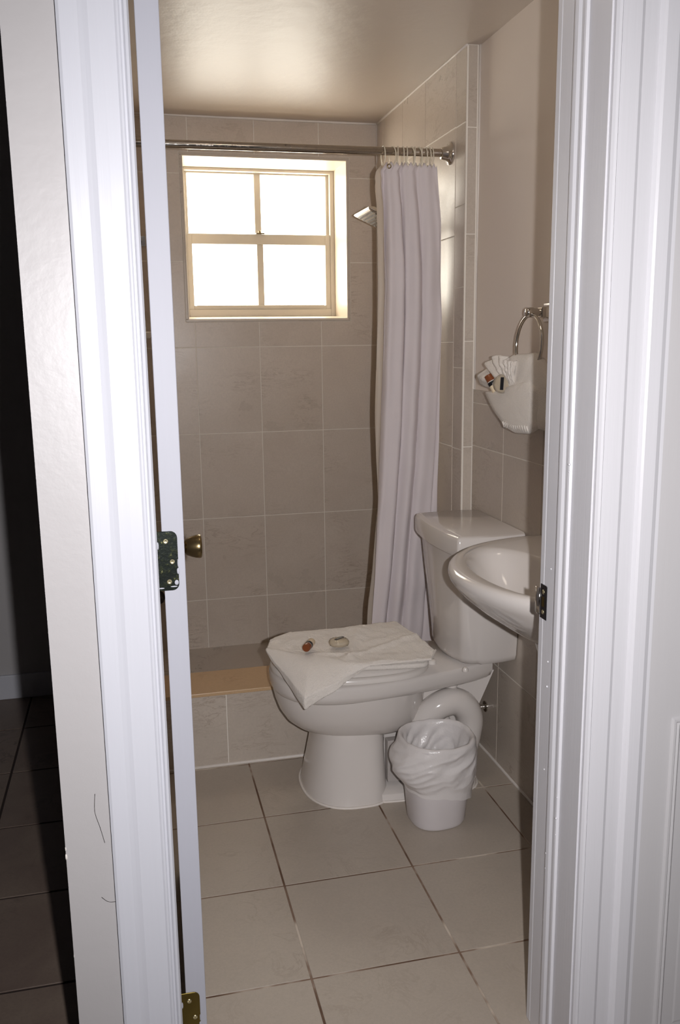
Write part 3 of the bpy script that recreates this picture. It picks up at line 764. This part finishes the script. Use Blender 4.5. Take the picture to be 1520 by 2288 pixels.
# ================================================================ WASTE BIN
bn = thing('waste_bin', 'small white plastic waste bin with a crumpled liner beside the toilet', 'bin')
BX, BY = .775, 2.150
def bring(a, b, z, n=48, pw=2.5, ox=0, oy=0):
    out = []
    for k in range(n):
        t = 2*PI*k/n; c, s = math.cos(t), math.sin(t); rr = (abs(c)**pw+abs(s)**pw)**(-1/pw)
        p = Vector((a*rr*c, b*rr*s)); p.rotate(Matrix.Rotation(.10, 2)); out.append((BX+ox+p.x, BY+oy+p.y, z))
    return out
bm = bmesh.new()
loft(bm, [bring(.068, .062, .0), bring(.074, .068, .002), bring(.079, .073, .012), bring(.097, .096, .236), bring(.103, .102, .240), bring(.103, .102, .246), bring(.094, .092, .246), bring(.077, .070, .016), bring(.05, .04, .012)])
obj('body', bm, M_BIN, bn, smooth=True, angle=40)
def bag(u, v):
    th = 2*PI*u; n1 = noise.noise(Vector((math.cos(th)*1.6, math.sin(th)*1.6, v*3.0)))
    c, s = math.cos(th), math.sin(th); pw = 2.3; rr = (abs(c)**pw+abs(s)**pw)**(-1/pw)
    # profile: inside depth -> rim -> outside skirt
    if v < .30:
        t = v/.30; R = lerp(.80, .985, t); z = lerp(.120, .246, t); R = lerp(.50, .885, t**.55); fold = .16*(1-t)+.02
    elif v < .36:
        t = (v-.30)/.06; R = lerp(.885, 1.045, t); z = .246+.009*math.sin(t*PI) + .0; fold = .010
    else:
        t = (v-.36)/.64; R = 1.035 + .05*math.sin(PI*min(1, t*1.05))**.8 - .11*t; drop = .134 + .028*math.cos(th+.6) + .012*math.sin(2*th+1.2)
        z = .244 - drop*t; fold = .05*math.sin(PI*min(1, t*1.1+.05))
    left = max(0, math.cos(th-PI*1.02))**2
    bul = left*.030*(1 if v > .36 else 0)*math.sin(PI*min(1, max(0, (v-.36)/.64)*1.05))
    d_ = th*1.0 + v*3.2; sk_ = .9*(1-3.2*abs(noise.noise(Vector((math.cos(d_)*2.0, math.sin(d_)*2.0, v*5.0)))))*(1 if v > .3 else .8) + .35*noise.noise(Vector((c*5, s*5, v*9))) # + 1.0*(1-2.4*abs(noise.noise(Vector((c*2.6+v*3.5, s*2.6-v*2, v*9-c*2.5))))) *.9 + .55*(.5-2*abs(noise.noise(Vector((c*6+v*8, s*6, v*22-th*2*0))))) 
    R2 = R + fold*sk_
    x = .102*R2*rr*c - bul*.9; y = .100*R2*rr*s - bul*.3
    z += .004*noise.noise(Vector((c*3, s*3, 5+v*2))) * (1 if .2 < v < .5 else 2)
    if v >= .36:
        t = (v-.36)/.64; lim = 1.02 - .07*t
        q_ = math.hypot(x/.102, y/.100); base = lim*rr
        if q_ < base: x *= base/q_; y *= base/q_
    return (BX+x, BY+y, z)
bm = bmesh.new(); n_u, n_v = 150, 90
g = [[bm.verts.new(bag(i/n_u, j/n_v)) for i in range(n_u)] for j in range(n_v+1)]
for a, b in zip(g, g[1:]): bridge(bm, a, b)
bg = obj('bin_liner', bm, M_BAG, bn, smooth=True); bg['label'] = 'translucent white plastic liner folded over the rim'
place(bn, (BX, BY, 0))

# ================================================================ TOWELS ON THE TOILET LID
def rnd_slab(poly, z0, z1, r, wob, seed):
    "folded cloth layer: rounded edges all round"
    c = sum((Vector(p) for p in poly), Vector((0, 0)))/len(poly)
    pts = []
    for i in range(len(poly)):
        a = Vector(poly[i]); b = Vector(poly[(i+1) % len(poly)])
        for k in range(12): pts.append(a.lerp(b, k/12))
    # soften corners
    for _ in range(3): pts = [(pts[i-1]+pts[i]*2+pts[(i+1) % len(pts)])/4 for i in range(len(pts))]
    def ring(e, z): 
        out = []
        for p in pts:
            d = p-c; L = d.length; q_ = c + d*((L-e)/L)
            out.append((q_.x, q_.y, z + wob*noise.noise(Vector((q_.x*14, q_.y*14, seed)))))
        return out
    zm = (z0+z1)/2; h = (z1-z0)/2
    rings = [ring(.13, z0), ring(.05, z0)] + [ring(h*(1-math.cos(a)), zm+h*math.sin(a)) for a in [(-PI/2)+PI*k/6 for k in range(7)]] + [ring(.05, z1), ring(.10, z1), ring(.14, z1)]
    bm = bmesh.new(); loft(bm, rings); return bm
P0, P1, P2, P3, P4, P5, P6, P7 = (.345, 2.415), (.368, 2.485), (.435, 2.530), (.60, 2.535), (.785, 2.565), (.812, 2.34), (.765, 2.185), (.56, 2.195)
low = thing('bath_towel', 'folded white bath towel lying on the closed toilet lid', 'towel')
base_poly = [(.385, 2.34), (.40, 2.48), (.58, 2.52), (.775, 2.545), (.806, 2.37), (.778, 2.218), (.56, 2.245), (.46, 2.275)]
for k, (z0, z1, sh_) in enumerate(((.4195, .4345, .0), (.4335, .4480, .003))):
    poly = [(x + sh_, y - sh_*.5) for x, y in base_poly]
    if k == 1: poly[5] = (.796, 2.232); poly[4] = (.815, 2.36)
    obj('folded_layer', rnd_slab(poly, z0, z1, .006, .0012, k*3.1), M_TOWEL, low, smooth=True)
def pl_(tab, s):
    for (s0, v0), (s1, v1) in zip(tab, tab[1:]):
        if s0 <= s <= s1:
            return Vector(v0).lerp(Vector(v1), (s-s0)/(s1-s0))
    return Vector(tab[-1][1])
ZTW = .4555
farT = [(0, (*P1, ZTW)), (.14, (*P2, ZTW)), (.5, (*P3, ZTW)), (1, (*P4, ZTW))]
nearT = [(0, (*P0, ZTW-.004)), (.5, (.56, 2.208, ZTW)), (.86, (.775, 2.203, ZTW)), (1, (.812, 2.27, ZTW))]
lowT = [(0, (.343, 2.405, ZTW-.010)), (.25, (.410, 2.172, .354)), (.56, (.60, 2.203, ZTW-.004)), (.86, (.777, 2.199, ZTW-.004)), (1, (.815, 2.268, ZTW-.004))]
def top_sheet(u, v):
    f = pl_(farT, u); n_ = pl_(nearT, u); l_ = pl_(lowT, u)
    if v <= .66:
        t = v/.66; p = f.lerp(n_, t)
        wv = .0035*math.sin(9*p.x+16*p.y) + .005*noise.noise(Vector((p.x*11, p.y*9, 2.2))) + .003*noise.noise(Vector((p.x*30, p.y*30, .3))) + .0016*noise.noise(Vector((p.x*150, p.y*150, .3)))
        edge = min(1, min(t, 1)*8+.1)
        # soft cross ridges of the folded towel
        rid = .007*math.exp(-((p.x-.61-.35*(p.y-2.4))/.018)**2) + .006*math.exp(-((p.y-2.30-.45*(p.x-.62))/.013)**2)*(1 if p.x > .55 else .3) + .005*math.exp(-((p.y-2.335+.25*(p.x-.40))/.012)**2)*(1 if p.x < .56 else 0)
        p.z += (wv + .004)*edge + rid*min(1, 4*t)*min(1, 6*(1.02-t))
        if t < .06: p.z -= .008*(1-t/.06)
        if u < .04: p.z -= .003*(1-u/.04)
        if u > .97: p.z -= .010*(u-.97)/.03
    else:
        t = (v-.66)/.34; p = n_.lerp(l_, t)
        drop = n_.z - l_.z
        out = (l_-n_); out.z = 0
        p = Vector((n_.x + out.x*min(1, t*1.35)**.8, n_.y + out.y*min(1, t*1.35)**.8, n_.z - drop*(t**1.5)))
        p.z += .004*(1-t)**2*min(1, (l_-n_).length/.06)
        kk = min(1, (l_-n_).length/.06); t *= kk
        p.x += .005*noise.noise(Vector((u*14, v*9, 1)))*t; p.y += .009*noise.noise(Vector((u*9, v*7, 4)))*t + .0012*kk*noise.noise(Vector((u*70, v*50, 4)))
    return p
bm = bmesh.new(); sheet(bm, top_sheet, 130, 110)
tsh = obj('top_fold', bm, M_TOWEL, low, smooth=True); m = tsh.modifiers.new('s', 'SOLIDIFY'); m.thickness = .005; m.offset = -1
tsh['label'] = 'uppermost towel fold with one corner hanging over the bowl'
# hem stitching along the flap edge
bm = bmesh.new()
_a, _c, _p = Vector(lowT[0][1]), Vector(lowT[1][1]), Vector(lowT[2][1])
_e = (_c-_a).normalized(); _d = (_p-_a) - _e*((_p-_a).dot(_e)); _d.normalize(); _n = _e.cross(_d).normalized()
if _n.y > 0: _n = -_n
for e in range(2, 30):
    a = _a.lerp(_c, e/31) + _n*.0030
    tube(bm, [a+_d*.004, a+_d*.020+_e*.003], .0020, 6)
hm = obj('hem', bm, M_TOWEL, low, smooth=True)
place(low, (.58, 2.36, .4195))
# small cloth label edge under the fold

# toiletries
def bottle(root, base, d, L, r):
    d = Vector(d).normalized(); b = Vector(base)
    bm = bmesh.new(); lathe(bm, [(0, r*.9), (.002, r), (L*.30, r*1.0), (L*.31, r*.92)], b, d, 24); c = obj('cap', bm, M_CAP, root, smooth=True, angle=45); c['label'] = 'brown cap'
    bm = bmesh.new(); lathe(bm, [(L*.31, r*.97), (L*.345, r*.97)], b, d, 24); obj('neck_band', bm, M_LABEL, root, smooth=True, angle=45)
    bm = bmesh.new(); lathe(bm, [(L*.345, r*1.03), (L*.52, r*1.03)], b, d, 24); c = obj('label_band', bm, M_BLACK, root, smooth=True, angle=45); c['label'] = 'black label band'
    bm = bmesh.new(); lathe(bm, [(L*.52, r), (L*.93, r*.97), (L, r*.72)], b, d, 24); obj('body', bm, M_CREAM, root, smooth=True, angle=45)
b1 = thing('lotion_bottle', 'tiny bottle with brown cap lying on the folded towel', 'bottle')
bottle(b1, (.444, 2.318, .4765), (.42, .80, -.02), .062, .0115); place(b1, (.45, 2.33, .4655))
s1 = thing('wrapped_soap', 'round wrapped soap with a black label strip on the folded towel', 'soap')
cS = Vector((.548, 2.352, .4655))
bm = bmesh.new(); lathe(bm, [(0, .018), (.003, .0235), (.010, .0240), (.014, .019)], cS, (0, 0, 1), 28); obj('soap_bar', bm, M_SOAP, s1, smooth=True, angle=60)
bm = bmesh.new()
def wrap(k, j):
    a = 2*PI*k/48; R = [.019, .027, .0285, .0265, .017][j]; z = [-.001, .001, .008, .0145, .0165][j]
    R += .0015*math.sin(a*16)*(1 if j in (1, 2, 3) else .3)
    return cS + Vector((R*math.cos(a), R*math.sin(a), z))
loft(bm, [[wrap(k, j) for k in range(48)] for j in range(5)]); obj('wrapper', bm, M_WRAP, s1, smooth=True)
bm = bx((-.017, -.0048, 0), (.017, .0048, .0008)); bmesh.ops.transform(bm, matrix=Matrix.Translation(cS+Vector((.002, .004, .0178))) @ Matrix.Rotation(.62, 4, 'Z'), verts=bm.verts[:])
lb = obj('label_strip', bm, M_BLACK, s1)
bm = bx((-.012, -.0008, 0), (.012, .0008, .0003)); bmesh.ops.transform(bm, matrix=Matrix.Translation(cS+Vector((.002, .004, .0186))) @ Matrix.Rotation(.62, 4, 'Z'), verts=bm.verts[:])
obj('label_print', bm, M_LABEL, lb)
place(s1, cS)

# ================================================================ TOWEL RING AND HAND TOWEL
tr = thing('towel_ring', 'chrome towel ring mounted on the beige wall above the sink', 'towel ring')
WY, WZ = 2.150, 1.392; XP = XR+.007
bm = bmesh.new()
def sq(e, d): return [(XP-d, WY-e, WZ-e), (XP-d, WY+e, WZ-e), (XP-d, WY+e, WZ+e), (XP-d, WY-e, WZ+e)]
loft(bm, [sq(.026, 0), sq(.026, .004), sq(.023, .008), sq(.017, .010), sq(.014, .018), sq(.013, .030)])
obj('wall_plate', bm, M_CHROME, tr, bev=.002)
bm = bmesh.new(); lathe(bm, [(.028, .010), (.045, .0105), (.050, .013), (.066, .013), (.070, .009)], (XP, WY, WZ), (-1, 0, 0), 18)
obj('post', bm, M_CHROME, tr, smooth=True, angle=50)
RX, RC, RR = XP-.058, WZ-.082, .076
bm = bmesh.new(); tube(bm, [(RX+.004*math.cos(a), WY+RR*math.sin(a), RC+RR*math.cos(a)) for a in [k*2*PI/56 for k in range(56)]], .0048, 12, closed=True)
obj('ring', bm, M_CHROME, tr, smooth=True)
place(tr, (XP, WY, WZ))

ht = thing('hand_towel', 'white hand towel folded into a fan pocket hanging from the ring', 'towel')
TX = RX
def cloth_pocket(out, xf, xb, seed, flare=.022):
    "puffed closed form from an outline in (y,z)"
    c = Vector((2.17, 1.17)); pts = []
    for i in range(len(out)):
        a = Vector(out[i]); b = Vector(out[(i+1) % len(out)])
        for k in range(10): pts.append(a.lerp(b, k/10))
    for _ in range(2): pts = [(pts[i-1]+pts[i]*2+pts[(i+1) % len(pts)])/4 for i in range(len(pts))]
    def ring(f, x, amp):
        return [(x + amp*noise.noise(Vector((p.x*22, p.y*22, seed))), c.x+(p.x-c.x)*f, c.y+(p.y-c.y)*f) for p in pts]
    bm = bmesh.new(); mid = (xf+xb)/2
    loft(bm, [ring(.05, xb, .0), ring(.6, xb, .002), ring(.9, lerp(mid, xb, .8), .002), ring(.985, lerp(mid, xb, .3), .001), ring(1, mid, 0), ring(.985, lerp(mid, xf, .3), .001), ring(.93, lerp(mid, xf, .8), .002), ring(.75, xf, .003), ring(.45, xf-.003, .0015), ring(.05, xf-.004, .0)])
    return bm
pocket = [(2.392, 1.176), (2.345, 1.140), (2.285, 1.108), (2.235, 1.084), (2.18, 1.076), (2.10, 1.082), (2.05, 1.10), (2.045, 1.20), (2.10, 1.222), (2.20, 1.205), (2.30, 1.186)]
pk = obj('pocket', cloth_pocket(pocket, TX-.030, TX+.004, 1.0), M_TOWEL, ht, smooth=True)
backp = [(2.375, 1.19), (2.22, 1.10), (2.02, 1.095), (2.00, 1.12), (2.02, 1.22), (2.07, 1.272), (2.115, 1.290), (2.185, 1.286), (2.235, 1.286), (2.30, 1.268)]
obj('back_fold', cloth_pocket(backp, TX-.018, TX+.028, 5.0), M_TOWEL, ht, smooth=True)
# pleated fan
def fan(u, v):
    ang = lerp(math.radians(4), math.radians(98), u)       # from pointing far (left in view) to pointing up
    L = interp([(1.0, .125), (.78, .118), (.5, .140), (.25, .215), (0, .262)], 1-u) if False else lerp(.255, .092, min(1, u*1.35)**.8)
    r = lerp(.02, L, v)
    y = 2.190 + r*math.cos(ang)*1.0; z = 1.180 + r*math.sin(ang)*.95
    ple = (abs(((u*6.5) % 1)*2-1)-.5)*.022*v
    x = TX - .014 - .012*math.sin(v*PI*.8) + ple + .003*noise.noise(Vector((u*8, v*8, 0)))
    return (x, y, z)
bm = bmesh.new(); sheet(bm, fan, 110, 30)
fn_ = obj('fan_fold', bm, M_TOWEL, ht, smooth=True); m = fn_.modifiers.new('s', 'SOLIDIFY'); m.thickness = .004
# border ribs at the hem
bm = bmesh.new()
for k in range(12):
    y = 2.235 - k*.0135; z = 1.080 + .0025*abs(k-5)/3
    tube(bm, [(TX-.0245, y, z+.004), (TX-.0302, y+.001, z+.020)], .0026, 6)
obj('hem_ribs', bm, M_TOWEL, ht, smooth=True)
place(ht, (TX, WY, 1.285))
b2 = thing('lotion_bottle', 'tiny bottle with brown cap tucked into the hanging towel pocket', 'bottle')
bottle(b2, (TX-.036, 2.328, 1.226), (.34, -.40, -.86), .062, .0125); place(b2, (TX-.03, 2.30, 1.18))
s2 = thing('wrapped_soap', 'clear wrapped soap with a black label tucked into the hanging towel', 'soap')
cS = Vector((TX-.031, 2.236, 1.206)); ax = Vector((-.70, -.70, .12)).normalized()
bm = bmesh.new(); lathe(bm, [(-.006, .016), (-.004, .021), (.003, .022), (.006, .017)], cS, ax, 26); obj('soap_bar', bm, M_SOAP, s2, smooth=True, angle=60)
bm = bmesh.new(); lathe(bm, [(-.008, .018), (-.005, .026), (.004, .0265), (.008, .017)], cS, ax, 26); obj('wrapper', bm, M_WRAP, s2, smooth=True, angle=60)
bm = bx((-.0008, -.0045, -.017), (.0008, .0045, .017)); bmesh.ops.transform(bm, matrix=Matrix.Translation(cS+ax*.0092) @ ax.to_track_quat('X', 'Z').to_matrix().to_4x4(), verts=bm.verts[:])
obj('label_strip', bm, M_BLACK, s2)
place(s2, cS)

# ================================================================ hair strands on the hall wall
for k, (pts) in enumerate(([(-.082, .70), (-.084, .672), (-.078, .645), (-.073, .620)], [(-.083, .532), (-.074, .523), (-.062, .521)])):
    bm = bmesh.new(); tube(bm, smoothpts([(x, YF-.0008, z-.02) for x, z in pts], 5), .0004, 5)
    tag(obj('hair_strand', bm, M_DARK, None), ['long upright dark hair stuck low on the cream wall end', 'short sideways dark hair stuck lowest on the cream wall end'][k], 'hair')
